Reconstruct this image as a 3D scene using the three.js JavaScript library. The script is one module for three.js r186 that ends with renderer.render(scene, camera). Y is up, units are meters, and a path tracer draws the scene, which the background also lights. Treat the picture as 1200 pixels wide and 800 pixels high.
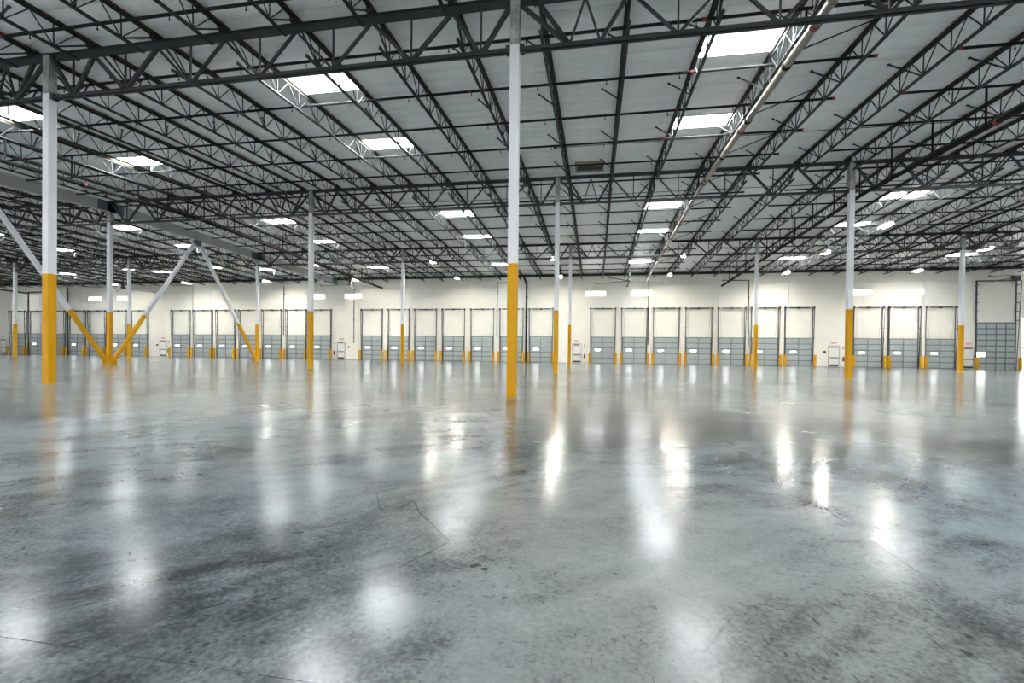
import * as THREE from 'three';
import { mergeGeometries } from 'three/addons/utils/BufferGeometryUtils.js';
import { RectAreaLightUniformsLib } from 'three/addons/lights/RectAreaLightUniformsLib.js';
import { FontLoader } from 'three/addons/loaders/FontLoader.js';
import { TextGeometry } from 'three/addons/geometries/TextGeometry.js';

RectAreaLightUniformsLib.init();
const scene = new THREE.Scene();

// ---------------------------------------------------------------- camera
const camera = new THREE.PerspectiveCamera(2 * Math.atan(400 / 540) * 180 / Math.PI, 1.5, 0.1, 400);
camera.position.set(0, 1.4, 0);
camera.rotation.set(-0.0087, 0.1727, 0.0114, 'YXZ');
camera.setViewOffset(1200, 800, -3.4, -16.2, 1200, 800);
scene.add(camera);

const renderer = new THREE.WebGLRenderer({ antialias: true });
renderer.toneMapping = THREE.LinearToneMapping;
const EXPOSURE = 64;                      // lights are set dim and the exposure lifts them
renderer.toneMappingExposure = EXPOSURE;
renderer.shadowMap.enabled = true;
scene.background = new THREE.Color().setRGB(1.6 / EXPOSURE, 1.8 / EXPOSURE, 2.1 / EXPOSURE);

// light levels (radiance of the emitting faces)
const SKY_L = 68, SKY_COL = new THREE.Color(0.97, 0.985, 1.0);
const LED_L = 1450, LED_COL = new THREE.Color(1.0, 0.94, 0.83);
const sun = new THREE.DirectionalLight(new THREE.Color(1, 0.98, 0.95), 100 / EXPOSURE);  // low sun added as fill, enters by the openings behind the camera
{ const el = 22 * Math.PI / 180, az = 0.12; sun.position.set(-60 * Math.sin(az), 60 * Math.tan(el), 60 * Math.cos(az)); sun.target.position.set(0, 0, 0); sun.castShadow = true; sun.shadow.mapSize.set(2048, 2048);
  Object.assign(sun.shadow.camera, { left: -110, right: 110, top: 40, bottom: -40, near: 1, far: 220 }); scene.add(sun, sun.target); }
function areaLight(w, h, L, color, pos, look) {
  const l = new THREE.RectAreaLight(color, L / EXPOSURE, w, h);
  l.position.copy(pos);
  l.lookAt(look);
  scene.add(l);
  return l;
}

// ---------------------------------------------------------------- helpers
let seed = 12345;
const rnd = () => { seed = (seed * 1664525 + 1013904223) >>> 0; return seed / 4294967296; };
const V = (x, y, z) => new THREE.Vector3(x, y, -z);           // z given as distance away from the camera
const used = {};
function numbered(n) { used[n] = (used[n] ?? -1) + 1; return used[n] ? n + '_' + String(used[n]).padStart(3, '0') : n; }
function mesh(name, geo, mat, parent) {
  const m = new THREE.Mesh(geo, mat); m.name = name; m.castShadow = m.receiveShadow = true;
  if (parent) parent.add(m);
  return m;
}
function thing(name, label, category, group) {
  const o = new THREE.Group(); o.name = numbered(name); o.userData = { label, category };
  if (group) o.userData.group = group;
  scene.add(o); return o;
}
function tag(o, label, category, group) { o.userData.label = label; o.userData.category = category; if (group) o.userData.group = group; return o; }
function struct(name) { const g = new THREE.Group(); g.name = name; g.userData = { kind: 'structure' }; scene.add(g); return g; }
const box = (x0, x1, y0, y1, z0, z1) => { const g = new THREE.BoxGeometry(Math.abs(x1 - x0), Math.abs(y1 - y0), Math.abs(z1 - z0)); g.translate((x0 + x1) / 2, (y0 + y1) / 2, (z0 + z1) / 2); return g; };
const up = new THREE.Vector3(0, 1, 0);
function frameOf(a, b, hint) {
  const d = new THREE.Vector3().subVectors(b, a), L = d.length(); d.normalize();
  let h = hint ? hint.clone() : up.clone();
  if (Math.abs(h.dot(d)) > 0.98) h = new THREE.Vector3(1, 0, 0);
  const x = new THREE.Vector3().crossVectors(h, d).normalize(), y = new THREE.Vector3().crossVectors(d, x);
  return [new THREE.Matrix4().makeBasis(x, y, d).setPosition(a.clone().add(b).multiplyScalar(0.5)), L];
}
function bar(a, b, w, h, hint) { const [m, L] = frameOf(a, b, hint); const g = new THREE.BoxGeometry(w, h, L); g.applyMatrix4(m); return g; }
function tube(a, b, r, seg = 10) { const [m, L] = frameOf(a, b); const g = new THREE.CylinderGeometry(r, r, L, seg); g.rotateX(Math.PI / 2); g.applyMatrix4(m); return g; }
function pipePath(pts, r, seg = 10) { const gs = []; for (let i = 0; i + 1 < pts.length; i++) gs.push(tube(pts[i], pts[i + 1], r, seg)); for (let i = 1; i + 1 < pts.length; i++) { const s = new THREE.SphereGeometry(r * 1.12, seg, 6); s.translate(pts[i].x, pts[i].y, pts[i].z); gs.push(s); } return mergeGeometries(gs); }
// pair of steel angles back to back: legs side by side, flange on top (dir=1) or at the bottom (dir=-1)
function anglePair(a, b, w, h, dir) {
  const [m, L] = frameOf(a, b); const t = 0.014, gap = 0.022, gs = [];
  for (const s of [-1, 1]) {
    const v = new THREE.BoxGeometry(t, h, L); v.translate(s * (gap / 2 + t / 2), 0, 0); gs.push(v);
    const f = new THREE.BoxGeometry(w / 2 - gap / 2, t, L); f.translate(s * (gap / 2 + (w / 2 - gap / 2) / 2), dir * (h / 2 - t / 2), 0); gs.push(f);
  }
  const g = mergeGeometries(gs); g.applyMatrix4(m); return g;
}
const ORD = ['zeroth', 'first', 'second', 'third', 'fourth', 'fifth', 'sixth', 'seventh', 'eighth', 'ninth', 'tenth', 'eleventh', 'twelfth', 'thirteenth', 'fourteenth', 'fifteenth', 'sixteenth', 'seventeenth', 'eighteenth', 'nineteenth', 'twentieth'];

// ---------------------------------------------------------------- noise
const NT = 256, ntab = new Float32Array(NT * NT);
{ let s = 987654321; for (let i = 0; i < NT * NT; i++) { s = (s * 1664525 + 1013904223) >>> 0; ntab[i] = s / 4294967296; } }
function vn(x, y) {
  const xi = Math.floor(x), yi = Math.floor(y); let fx = x - xi, fy = y - yi;
  fx = fx * fx * (3 - 2 * fx); fy = fy * fy * (3 - 2 * fy);
  const x0 = xi & 255, x1 = (xi + 1) & 255, y0 = (yi & 255) * NT, y1 = ((yi + 1) & 255) * NT;
  const a = ntab[y0 + x0], b = ntab[y0 + x1], c = ntab[y1 + x0], d = ntab[y1 + x1];
  return a + (b - a) * fx + (c - a + (a - b - c + d) * fx) * fy;
}
function fbm(x, y, o) { let s = 0, a = 0.5, t = 0; for (let i = 0; i < o; i++) { s += a * vn(x, y); t += a; a *= 0.5; x = x * 2.03 + 17.7; y = y * 2.03 + 5.3; } return s / t; }
function dataTex(w, h, fn, srgb) {
  const d = new Uint8Array(w * h * 4), c = [0, 0, 0];
  for (let j = 0; j < h; j++) for (let i = 0; i < w; i++) { fn((i + 0.5) / w, (j + 0.5) / h, c); const k = (j * w + i) * 4; d[k] = Math.max(0, Math.min(255, c[0])); d[k + 1] = Math.max(0, Math.min(255, c[1])); d[k + 2] = Math.max(0, Math.min(255, c[2])); d[k + 3] = 255; }
  const t = new THREE.DataTexture(d, w, h); t.magFilter = THREE.LinearFilter; t.minFilter = THREE.LinearMipmapLinearFilter; t.generateMipmaps = true;
  if (srgb) t.colorSpace = THREE.SRGBColorSpace; t.needsUpdate = true; return t;
}

// ---------------------------------------------------------------- materials
const std = (o) => new THREE.MeshStandardMaterial(o);
const lin = (r, g, b) => new THREE.Color().setRGB(r, g, b);
const M = {
  joist: std({ name: 'dark_steel_primer', color: lin(0.022, 0.026, 0.027), roughness: 0.55, metalness: 0.1 }),
  girder: std({ name: 'girder_primer', color: lin(0.03, 0.036, 0.038), roughness: 0.5, metalness: 0.1 }),
  nailer: null,
  white: std({ name: 'white_column_paint', color: lin(0.72, 0.73, 0.75), roughness: 0.45 }),
  yellow: new THREE.MeshPhysicalMaterial({ name: 'yellow_column_paint', color: lin(0.66, 0.33, 0.004), roughness: 0.5, specularIntensity: 0.4 }),
  capSteel: null,
  pipeBlack: new THREE.MeshPhysicalMaterial({ name: 'black_pipe', color: lin(0.014, 0.015, 0.015), roughness: 0.8, specularIntensity: 0.4 }),
  pipeGalv: null,
  red: std({ name: 'red_coupling', color: lin(0.22, 0.03, 0.025), roughness: 0.5 }),
  brass: std({ name: 'sprinkler_brass', color: lin(0.3, 0.25, 0.16), roughness: 0.4, metalness: 0.6 }),
  skyGlow: std({ name: 'skylight_diffuser', color: 0xffffff, roughness: 0.6, emissive: SKY_COL, emissiveIntensity: 3 / EXPOSURE }),
  curb: std({ name: 'skylight_curb', color: lin(0.75, 0.76, 0.77), roughness: 0.6 }),
  ledGlow: std({ name: 'led_light_lens', color: 0xffffff, roughness: 0.5, emissive: LED_COL, emissiveIntensity: 40 / EXPOSURE }),
  fixture: std({ name: 'fixture_white', color: lin(0.7, 0.7, 0.68), roughness: 0.4 }),
  acrylic: new THREE.MeshPhysicalMaterial({ name: 'acrylic_reflector', color: lin(0.9, 0.9, 0.88), roughness: 1, transmission: 0.45, thickness: 0 }),
  wallPaint: null,
  doorGrey: null,
  doorRib: std({ name: 'door_rib', color: lin(0.13, 0.15, 0.16), roughness: 0.5 }),
  track: std({ name: 'door_track', color: lin(0.1, 0.11, 0.115), roughness: 0.45, metalness: 0.4 }),
  dayGlow: std({ name: 'daylight_window_glass', color: 0xffffff, roughness: 0.3, emissive: new THREE.Color(1, 1, 1), emissiveIntensity: 2.2 / EXPOSURE }),
  visionGlow: std({ name: 'vision_window_glass', color: 0xffffff, roughness: 0.3, emissive: new THREE.Color(1, 1, 1), emissiveIntensity: 12 / EXPOSURE }),
  frameGrey: std({ name: 'frame_grey', color: lin(0.45, 0.46, 0.46), roughness: 0.5 }),
  dark: std({ name: 'dark_hardware', color: lin(0.03, 0.03, 0.032), roughness: 0.5 }),
  doorWhite: std({ name: 'door_white', color: lin(0.76, 0.75, 0.71), roughness: 0.45 }),
  exitRed: std({ name: 'exit_letters', color: lin(0.7, 0.05, 0.03), roughness: 0.5, emissive: lin(0.8, 0.06, 0.03), emissiveIntensity: 0.6 / EXPOSURE }),
  pipeWhite: std({ name: 'painted_pipe', color: lin(0.74, 0.73, 0.68), roughness: 0.5 }),
  fanBlade: std({ name: 'fan_blade', color: lin(0.12, 0.125, 0.12), roughness: 0.4, metalness: 0.5 }),
  beam: std({ name: 'beam_primer', color: lin(0.48, 0.49, 0.48), roughness: 0.5 }),
  beamNew: std({ name: 'beam_splice_primer', color: lin(0.1, 0.14, 0.17), roughness: 0.5, metalness: 0.1 }),
};
{ // wood nailer: brown with darker streaks
  const t = dataTex(64, 512, (u, v, c) => { const n = fbm(u * 6, v * 40, 3), k = fbm(u * 2 + 9, v * 9, 2); const s = 0.62 + 0.7 * (n - 0.5) + 0.8 * (k - 0.5); c[0] = 128 * s; c[1] = 96 * s; c[2] = 58 * s; }, true);
  t.wrapS = t.wrapT = THREE.RepeatWrapping; M.nailer = std({ name: 'wood_nailer', map: t, roughness: 0.85 });
  const g = dataTex(128, 128, (u, v, c) => { const n = fbm(u * 5, v * 3, 4), k = fbm(u * 22, v * 22, 2); const s = 150 + 110 * (n - 0.5) + 40 * (k - 0.5); c[0] = s * 0.98; c[1] = s; c[2] = s * 0.99; }, true);
  g.wrapS = g.wrapT = THREE.RepeatWrapping; M.capSteel = std({ name: 'mill_steel', map: g, roughness: 0.5, metalness: 0.2 });
  const p = dataTex(64, 256, (u, v, c) => { const n = fbm(u * 4, v * 12, 4); const s = 150 + 90 * (n - 0.5); c[0] = s * 1.0; c[1] = s * 0.95; c[2] = s * 0.87; }, true);
  p.wrapS = p.wrapT = THREE.RepeatWrapping; M.pipeGalv = std({ name: 'galvanised_pipe', map: p, roughness: 0.35, metalness: 0.35 });
  const wt = dataTex(512, 512, (u, v, c) => { const n = fbm(u * 4, v * 4, 4), k = fbm(u * 60, v * 60, 2), s = 1 + 0.05 * (n - 0.5) + 0.03 * (k - 0.5); c[0] = 232 * s; c[1] = 230 * s; c[2] = 220 * s; }, true);
  wt.wrapS = wt.wrapT = THREE.RepeatWrapping; M.wallPaint = std({ name: 'wall_paint', map: wt, roughness: 0.6 });
  const dk = dataTex(512, 512, (u, v, c) => { const n = fbm(u * 3, v * 3, 4), k = fbm(u * 40, v * 6, 2), s = 1 + 0.05 * (n - 0.5) + 0.04 * (k - 0.5); c[0] = 245 * s; c[1] = 247 * s; c[2] = 246 * s; }, true);
  dk.wrapS = dk.wrapT = THREE.RepeatWrapping; M.deck = std({ name: 'white_insulation_facing', map: dk, roughness: 0.3 });
  const dg = dataTex(128, 128, (u, v, c) => { const n = fbm(u * 5, v * 5, 3), s = 1 + 0.1 * (n - 0.5); c[0] = 164 * s; c[1] = 172 * s; c[2] = 172 * s; }, true);
  dg.wrapS = dg.wrapT = THREE.RepeatWrapping; M.doorGrey = std({ name: 'grey_door_steel', map: dg, roughness: 0.45, metalness: 0.1 });
}

// ---------------------------------------------------------------- layout
const COLX = { '-6': -104.6, '-5': -87.2, '-4': -70.47, '-3': -53.76, '-2': -36.89, '-1': -19.85, 0: -2.5, 1: 14.45, 2: 30.77, 3: 47.4, 4: 63.8 };
const ROWZ = [13.8, 29.63, 45.36];
const WALLZ = 61.09, X_LEFT = -104, X_END = 47.35, X_RIGHT = 64, Z_FRONT = -20;
const PROFILE = [[-20.1, 11.45], [-2.03, 11.9], [13.8, 12.3], [29.63, 12.83], [45.36, 12.25], [61.09, 11.75], [70, 11.5]];
function deckY(z) { for (let i = 0; i + 1 < PROFILE.length; i++) { const [a, h] = PROFILE[i], [b, k] = PROFILE[i + 1]; if (z <= b) return h + (k - h) * (z - a) / (b - a); } return 11.5; }
const JX = (n) => 0.87 + 2.68 * n;
const BAYS = [[-2.03, 13.8], [13.8, 29.63], [29.63, 45.36], [45.36, 61.0]];
const LINE_NAME = { '-6': 'left end wall', '-5': 'far left edge line', '-4': 'leftmost column line', '-3': 'second leftmost column line', '-2': 'braced column line', '-1': 'near left column line', 0: 'centre column line', 1: 'right column line', 2: 'rightmost column line', 3: 'dock wall end' };
const BAY_NAME = ['nearest roof bay', 'between near and second girders', 'between second and third girders', 'between third girders and wall'];
const SKY_Z = [[-14.0], [-7.9], [1.8], [7.9], [17.6], [23.63], [36.36], [43.06], [55.12]].map((a) => a[0]);
const STRIP = 0.67, STRIP0 = 16.93;
const SKY_N = [-35, -29, -23, -17, -11, -5, 1, 7, 13, 19];        // skylights lie between joists n and n+1

// ---------------------------------------------------------------- floor
const fx0 = 2.08, fdx = 7.83, fz0 = 1.75, fdz = 7.9;
const MARKS = [];   // oil spots, cracks and scratches: [x, z, x2, z2, half width, tone]
function mark(pts, w, tone) { for (let i = 0; i + 1 < pts.length; i++) MARKS.push([...pts[i], ...pts[i + 1], w, tone]); }
mark([[-0.77, 2.9], [-0.74, 2.92]], 0.022, 0.45); mark([[-0.69, 2.87], [-0.68, 2.87]], 0.018, 0.4);
mark([[-2.24, 3.15], [-2.19, 3.17]], 0.014, 0.4); mark([[-2.02, 3.14], [-1.93, 3.1]], 0.008, 0.45); mark([[-1.85, 2.97], [-1.84, 3.0]], 0.012, 0.45); mark([[-1.84, 2.83], [-1.8, 2.83]], 0.012, 0.4); mark([[-2.38, 2.95], [-2.3, 2.9]], 0.008, 0.55);
mark([[-2.09, 4.21], [-1.95, 3.95], [-1.82, 3.74]], 0.006, 0.6); mark([[-1.82, 3.74], [-1.68, 3.84], [-1.66, 4.08], [-1.48, 3.77], [-1.29, 3.55], [-1.04, 3.24]], 0.008, 0.55);
mark([[-1.04, 3.24], [-1.12, 3.03], [-1.23, 2.79]], 0.008, 0.6); mark([[-0.75, 3.7], [-0.43, 3.77]], 0.009, 1.45); mark([[-0.49, 2.64], [-0.26, 2.65], [0, 2.64]], 0.006, 1.25);
mark([[0.73, 2.6], [0.52, 2.27]], 0.005, 0.6); mark([[-0.39, 6.59], [-0.11, 6.56]], 0.09, 0.72);
mark([[-2.6, 1.62], [-2.3, 1.9], [-2.0, 2.2]], 0.007, 0.6);
for (const [cx, cz, r] of [[1.91, 3.47, 0.07], [2.08, 4.41, 0.06], [-3.4, 4.4, 0.07]]) { const p = []; for (let k = 0; k <= 10; k++) p.push([cx + r * Math.cos(k * 0.6), cz + 1.4 * r * Math.sin(k * 0.6)]); mark(p, 0.008, 1.4); }
function concrete(x, z, fine, c) {
  const wx = x + 1.6 * (fbm(x * 0.35 + 3, z * 0.35, 3) - 0.5), wz = z + 1.6 * (fbm(x * 0.35 + 31, z * 0.35 + 7, 3) - 0.5);
  const big = fbm(wx * 0.22 + 11, wz * 0.22 + 4, 4), mid = fbm(wx * 0.95 + 5, wz * 0.95, 4), str = fbm((wx * 0.75 + wz * 0.66) * 0.9, (wz * 0.75 - wx * 0.66) * 4.2, 4);
  let v = 0.98 + 1.5 * (big - 0.5) + 1.15 * (mid - 0.5) + 0.65 * (str - 0.5);
  if (fine) {
    const q = wx * 0.8 + wz * 0.6, w = wz * 0.8 - wx * 0.6; v += 0.45 * (fbm(x * 7, z * 7, 4) - 0.5) + 0.26 * (fbm(q * 2.2, w * 9, 3) - 0.5) + 0.34 * (vn(x * 55, z * 55) - 0.5) + 0.24 * (vn(x * 130 + 9, z * 130) - 0.5);
    const pit = vn(x * 38 + 50, z * 38), where = fbm(x * 0.8 + 60, z * 0.8, 3);
    if (pit > 0.93 - 0.16 * Math.max(0, where - 0.5)) v -= 0.3;
    const chip = vn(x * 21 + 90, z * 21 + 33); if (chip > 0.983) v += 0.45;
  }
  const jd = Math.abs(x - 2.08 + 0.3 * (fbm(x * 1.3, z * 1.3 + 40, 3) - 0.5)), jw = 0.1 + 0.25 * (fbm(z * 0.7 + 3, x * 0.7, 2) - 0.35); if (jd < jw) v -= 0.16 * (1 - jd / jw) + 0.1 * (vn(x * 14, z * 14) - 0.3);   // stained joint
  for (const m of MARKS) {
    const r = m[4] + 0.012; if (x < Math.min(m[0], m[2]) - r || x > Math.max(m[0], m[2]) + r || z < Math.min(m[1], m[3]) - r || z > Math.max(m[1], m[3]) + r) continue;
    const dx = m[2] - m[0], dz = m[3] - m[1]; let t = ((x - m[0]) * dx + (z - m[1]) * dz) / Math.max(1e-6, dx * dx + dz * dz); t = Math.max(0, Math.min(1, t));
    const d = Math.hypot(x - m[0] - t * dx, z - m[1] - t * dz) + 0.012 * (vn(x * 60, z * 60) - 0.5); if (d < m[4]) v *= m[5];
  }
  v = v > 1.12 ? 1.12 + 0.45 * (v - 1.12) : v; v = Math.max(0.4, Math.min(1.4, v));
  const tint = fbm(x * 0.3 + 70, z * 0.3 + 40, 3) - 0.5;
  const g = 113 * Math.pow(v, 0.75);
  c[0] = g * (0.945 + 0.12 * tint); c[1] = g; c[2] = g * (1.012 - 0.12 * tint);
}
function rough(x, z, c) {
  const a = fbm(x * 0.5 + 20, z * 0.5 + 3, 4), b = fbm(x * 3.1, z * 3.1 + 8, 3); const v = 0.18 + 0.1 * (a - 0.5) + 0.07 * (b - 0.5);
  c[0] = c[1] = c[2] = 255 * Math.max(0.06, v);
}
function floorMat(name, x0, x1, z0, z1, res, fine, rep) {
  const t = dataTex(res, res, (u, v, c) => concrete(x0 + u * (x1 - x0), z0 + v * (z1 - z0), fine, c), true);
  const r = dataTex(res / 2, res / 2, (u, v, c) => rough(x0 + u * (x1 - x0), z0 + v * (z1 - z0), c), false);
  for (const q of [t, r]) q.wrapS = q.wrapT = rep ? THREE.MirroredRepeatWrapping : THREE.ClampToEdgeWrapping;
  const m = new THREE.MeshPhysicalMaterial({ name, map: t, roughnessMap: r, roughness: 1, specularIntensity: 0.45 }); m.userData.range = [x0, x1, z0, z1]; return m;
}
const floorMid = floorMat('polished_concrete', -37.07, 25.57, -6.15, 57.05, 2048, false, true);
const nearMats = {};
nearMats.front = floorMat('polished_concrete_close', fx0 - fdx, fx0, fz0 - fdz, fz0, 2048, true, false);
for (const k of [-2, -1, 0]) nearMats[k] = floorMat('polished_concrete_close', fx0 + k * fdx, fx0 + (k + 1) * fdx, fz0, fz0 + fdz, 2048, true, false);
{
  const fl = struct('floor');
  mesh('subbase', box(X_LEFT, X_RIGHT, -0.4, -0.02, -WALLZ - 8, -Z_FRONT), std({ name: 'joint_filler', color: lin(0.12, 0.125, 0.125), roughness: 0.8 }), fl);
  for (let i = -14; i < 8; i++) for (let j = -3; j < 9; j++) {
    const a = Math.max(X_LEFT, fx0 + i * fdx), b = Math.min(X_RIGHT, a + fdx), z0 = Math.max(Z_FRONT, fz0 + j * fdz), z1 = Math.min(WALLZ + 8, fz0 + (j + 1) * fdz);
    if (b - a < 0.1 || z1 - z0 < 0.1) continue;
    const near = j === 0 && nearMats[i] ? nearMats[i] : j === -1 && i === -1 ? nearMats.front : floorMid, R = near.userData.range, e = 0.0016;
    const g = box(a + e, b - e, -0.02, 0, -z1 + e, -z0 - e), p = g.attributes.position, uv = g.attributes.uv;
    for (let k = 0; k < p.count; k++) uv.setXY(k, (p.getX(k) - R[0]) / (R[1] - R[0]), (-p.getZ(k) - R[2]) / (R[3] - R[2]));
    mesh('slab', g, near, fl);
  }
}

// ---------------------------------------------------------------- ceiling: white faced roof panels between the joists
{
  const ceil = struct('ceiling');
  const nMin = -40, nMax = 23;
  const isSky = (n, zc) => SKY_N.includes(n) && SKY_Z.some((s) => Math.abs(zc - s) < 0.62);
  const W = 2.68 - 0.02, L = STRIP - 0.018;
  function panelGeo(variant) {            // a slightly sagging strip, thickness 6 cm
    const g = new THREE.BoxGeometry(W, 0.06, L, 1, 1, 4), p = g.attributes.position, uv = g.attributes.uv;
    for (let k = 0; k < p.count; k++) { const t = p.getZ(k) / (L / 2); if (p.getY(k) < 0) p.setY(k, -0.03 - [0.034, 0.022, 0.044][variant] * (1 - t * t)); uv.setXY(k, p.getX(k) / 4 + variant * 0.3, p.getZ(k) / 4 + variant * 0.17); }
    g.translate(0, 0.03 + 0.046, 0); g.computeVertexNormals(); return g;
  }
  const pg = [0, 1, 2].map(panelGeo), far = [], decks = [], mtx = new THREE.Matrix4(), e = new THREE.Euler();
  for (let n = nMin; n <= nMax; n++) {
    const xc = JX(n) + 1.34; if (xc < X_LEFT - 1 || xc > X_RIGHT + 1) continue;
    let run = null;
    for (let m = -56; m <= 79; m++) {
      const zc = STRIP0 + (m + 0.5) * STRIP; if (zc < Z_FRONT - 0.3 || zc > WALLZ + 8) continue;
      const open = isSky(n, zc);
      if (open) { run = null; continue; }
      const y = deckY(zc), s = Math.atan2(deckY(zc + 0.3) - deckY(zc - 0.3), 0.6), v = (m * 7 + n * 5 + 3000) % 3;
      const shown = zc > 13.3 && zc < 25 && xc > -1.22 * zc + 3 - 7 && xc < 0.72 * zc + 5;
      if (shown) { const q = mesh('panel', pg[v], M.deck, ceil); q.position.set(xc, y, -zc); q.rotation.x = s; }
      else { e.set(s, 0, 0); mtx.makeRotationFromEuler(e).setPosition(xc, y, -zc); far.push(pg[v].clone().applyMatrix4(mtx)); }
    }
    // roof boarding above, open over the skylights
    let z0 = Z_FRONT - 0.4; const cuts = SKY_N.includes(n) ? SKY_Z : [];
    const ends = [...cuts.map((s) => [s - STRIP, s + STRIP]), [WALLZ + 8, 999]];
    for (const [a, b] of ends) {
      const brk = [z0, ...PROFILE.map((q) => q[0]).filter((q) => q > z0 + 0.01 && q < a - 0.01), a];
      for (let k = 0; k + 1 < brk.length; k++) decks.push(bar(new THREE.Vector3(xc, deckY(brk[k]) + 0.2, -brk[k]), new THREE.Vector3(xc, deckY(brk[k + 1]) + 0.2, -brk[k + 1]), 2.7, 0.12));
      z0 = b;
    }
  }
  const f = mesh('panel_field', mergeGeometries(far), M.deck, ceil); f.userData.kind = 'stuff';
  mesh('roof_boarding', mergeGeometries(decks), std({ name: 'roof_boarding', color: lin(0.3, 0.24, 0.16), roughness: 0.9 }), ceil);
}

// ---------------------------------------------------------------- walls
const wallTop = 12.1;
function wallPanelGeo(w, h, d) { const g = new THREE.BoxGeometry(w, h, d), p = g.attributes.position, uv = g.attributes.uv; for (let k = 0; k < p.count; k++) uv.setXY(k, p.getX(k) / 6, p.getY(k) / 6); return g; }
{
  const wb = struct('wall_back'); const w0 = 8.07, y1 = 9.98;
  mesh('core', box(X_LEFT - 0.3, X_END, -0.4, wallTop, -WALLZ - 0.35, -WALLZ - 0.07), M.wallPaint, wb);
  const lo = wallPanelGeo(w0 - 0.03, y1, 0.07), hi = wallPanelGeo(w0 - 0.03, wallTop - y1 - 0.06, 0.07);
  for (let k = 0; k < 19; k++) {
    const xc = X_END - w0 * (k + 0.5); if (xc < X_LEFT) break;
    mesh('panel', lo, M.wallPaint, wb).position.set(xc, y1 / 2, -WALLZ - 0.035);
    mesh('panel', hi, M.wallPaint, wb).position.set(xc, (y1 + 0.06 + wallTop) / 2, -WALLZ - 0.035);
  }
  const wl = struct('wall_left'); mesh('panel', box(X_LEFT - 0.3, X_LEFT, -0.4, wallTop, -WALLZ - 0.3, -Z_FRONT + 0.3), M.wallPaint, wl);
  const wr = struct('wall_right'); mesh('panel', box(X_RIGHT, X_RIGHT + 0.3, -0.4, wallTop, -WALLZ - 8.3, -Z_FRONT + 0.3), M.wallPaint, wr);
  // recess beside the end of the dock wall
  const ws = struct('wall_recess'); mesh('return_panel', box(X_END - 0.3, X_END, -0.4, wallTop, -WALLZ - 8, -WALLZ + 0.02), M.wallPaint, ws);
  mesh('panel', box(X_END - 0.3, X_RIGHT + 0.3, -0.4, wallTop, -WALLZ - 8.3, -WALLZ - 8), M.wallPaint, ws);
  const wn = struct('window_12');
  for (const [x, y, w, h] of [[49.6, 4.6, 3.6, 3.6], [49.6, 1.35, 3.6, 2.3], [53.8, 4.6, 3.6, 3.6], [53.8, 1.35, 3.6, 2.3]]) {
    mesh('window_pane', new THREE.BoxGeometry(w, h, 0.05), M.dayGlow, wn).position.set(x, y, -WALLZ - 7.96);
    mesh('window_frame', mergeGeometries([box(x - w / 2 - 0.1, x + w / 2 + 0.1, y + h / 2, y + h / 2 + 0.1, 0, 0.12), box(x - w / 2 - 0.1, x + w / 2 + 0.1, y - h / 2 - 0.1, y - h / 2, 0, 0.12), box(x - w / 2 - 0.1, x - w / 2, y - h / 2, y + h / 2, 0, 0.12), box(x + w / 2, x + w / 2 + 0.1, y - h / 2, y + h / 2, 0, 0.12)]).translate(0, 0, -WALLZ - 8), M.frameGrey, wn);
  }
  areaLight(7.8, 6, 6, new THREE.Color(1, 1, 1), V(51.7, 3.3, WALLZ + 7.85), V(51.7, 3.3, 0));
}
{ // unseen wall behind camera; openings added so low sun lights columns and ceiling
  const wf = struct('wall_front'); const z = -Z_FRONT, xs = []; for (let x = -102; x < 63; x += 3.95) xs.push(x);
  const dw = 3.1, y0 = 0, y1 = 3.5; let x0 = X_LEFT - 0.3;
  for (const x of xs) { mesh('pier', box(x0, x - dw / 2, y0, y1, z, z + 0.3), M.wallPaint, wf); x0 = x + dw / 2; }
  mesh('pier', box(x0, X_RIGHT + 0.3, y0, y1, z, z + 0.3), M.wallPaint, wf);
  mesh('panel', box(X_LEFT - 0.3, X_RIGHT + 0.3, y1, wallTop, z, z + 0.3), M.wallPaint, wf);
  mesh('footing', box(X_LEFT - 0.3, X_RIGHT + 0.3, -0.4, y0, z, z + 0.3), M.wallPaint, wf);
}

// ---------------------------------------------------------------- columns
const colLabel = {
  '0,0': 'tallest white steel column with yellow base, nearest in the picture centre',
  '-1,0': 'big white steel column with yellow base standing nearest the left edge',
  '-2,1': 'white steel column with yellow base between the two slanted V braces',
  '-1,1': 'white steel column with yellow base just right of the slanted braces and skylights',
  '0,1': 'white steel column with yellow base just right of the tallest centre column',
  '1,1': 'thick white steel column with yellow base beside the right-hand exit door',
  '-4,2': 'slim white steel column with yellow base at the far left edge',
  '-3,2': 'slim white steel column with yellow base seen behind the V brace foot',
  '-2,2': 'slim white steel column with yellow base where the third slanted brace lands',
  '-1,2': 'slim white steel column with yellow base before the left-centre dock doors',
  '0,2': 'slimmest white steel column with yellow base beside the centre exit door',
  '1,2': 'slim white steel column with yellow base before the right-centre dock doors',
  '2,2': 'white steel column with yellow base farthest to the right, near tall door',
};
Object.assign(colLabel, { '-2,0': 'white steel column with yellow base under near end of grey brace beam', '1,0': 'white steel column with yellow base at right end of near girder', '-3,1': 'white steel column with yellow base, second row, left of the braced column', '2,1': 'white steel column with yellow base, second row, right of exit door column' });
colLabel['-1,1'] = 'white steel column with yellow base, second row, just right of the braces';
const YEL = 4.05;
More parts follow.
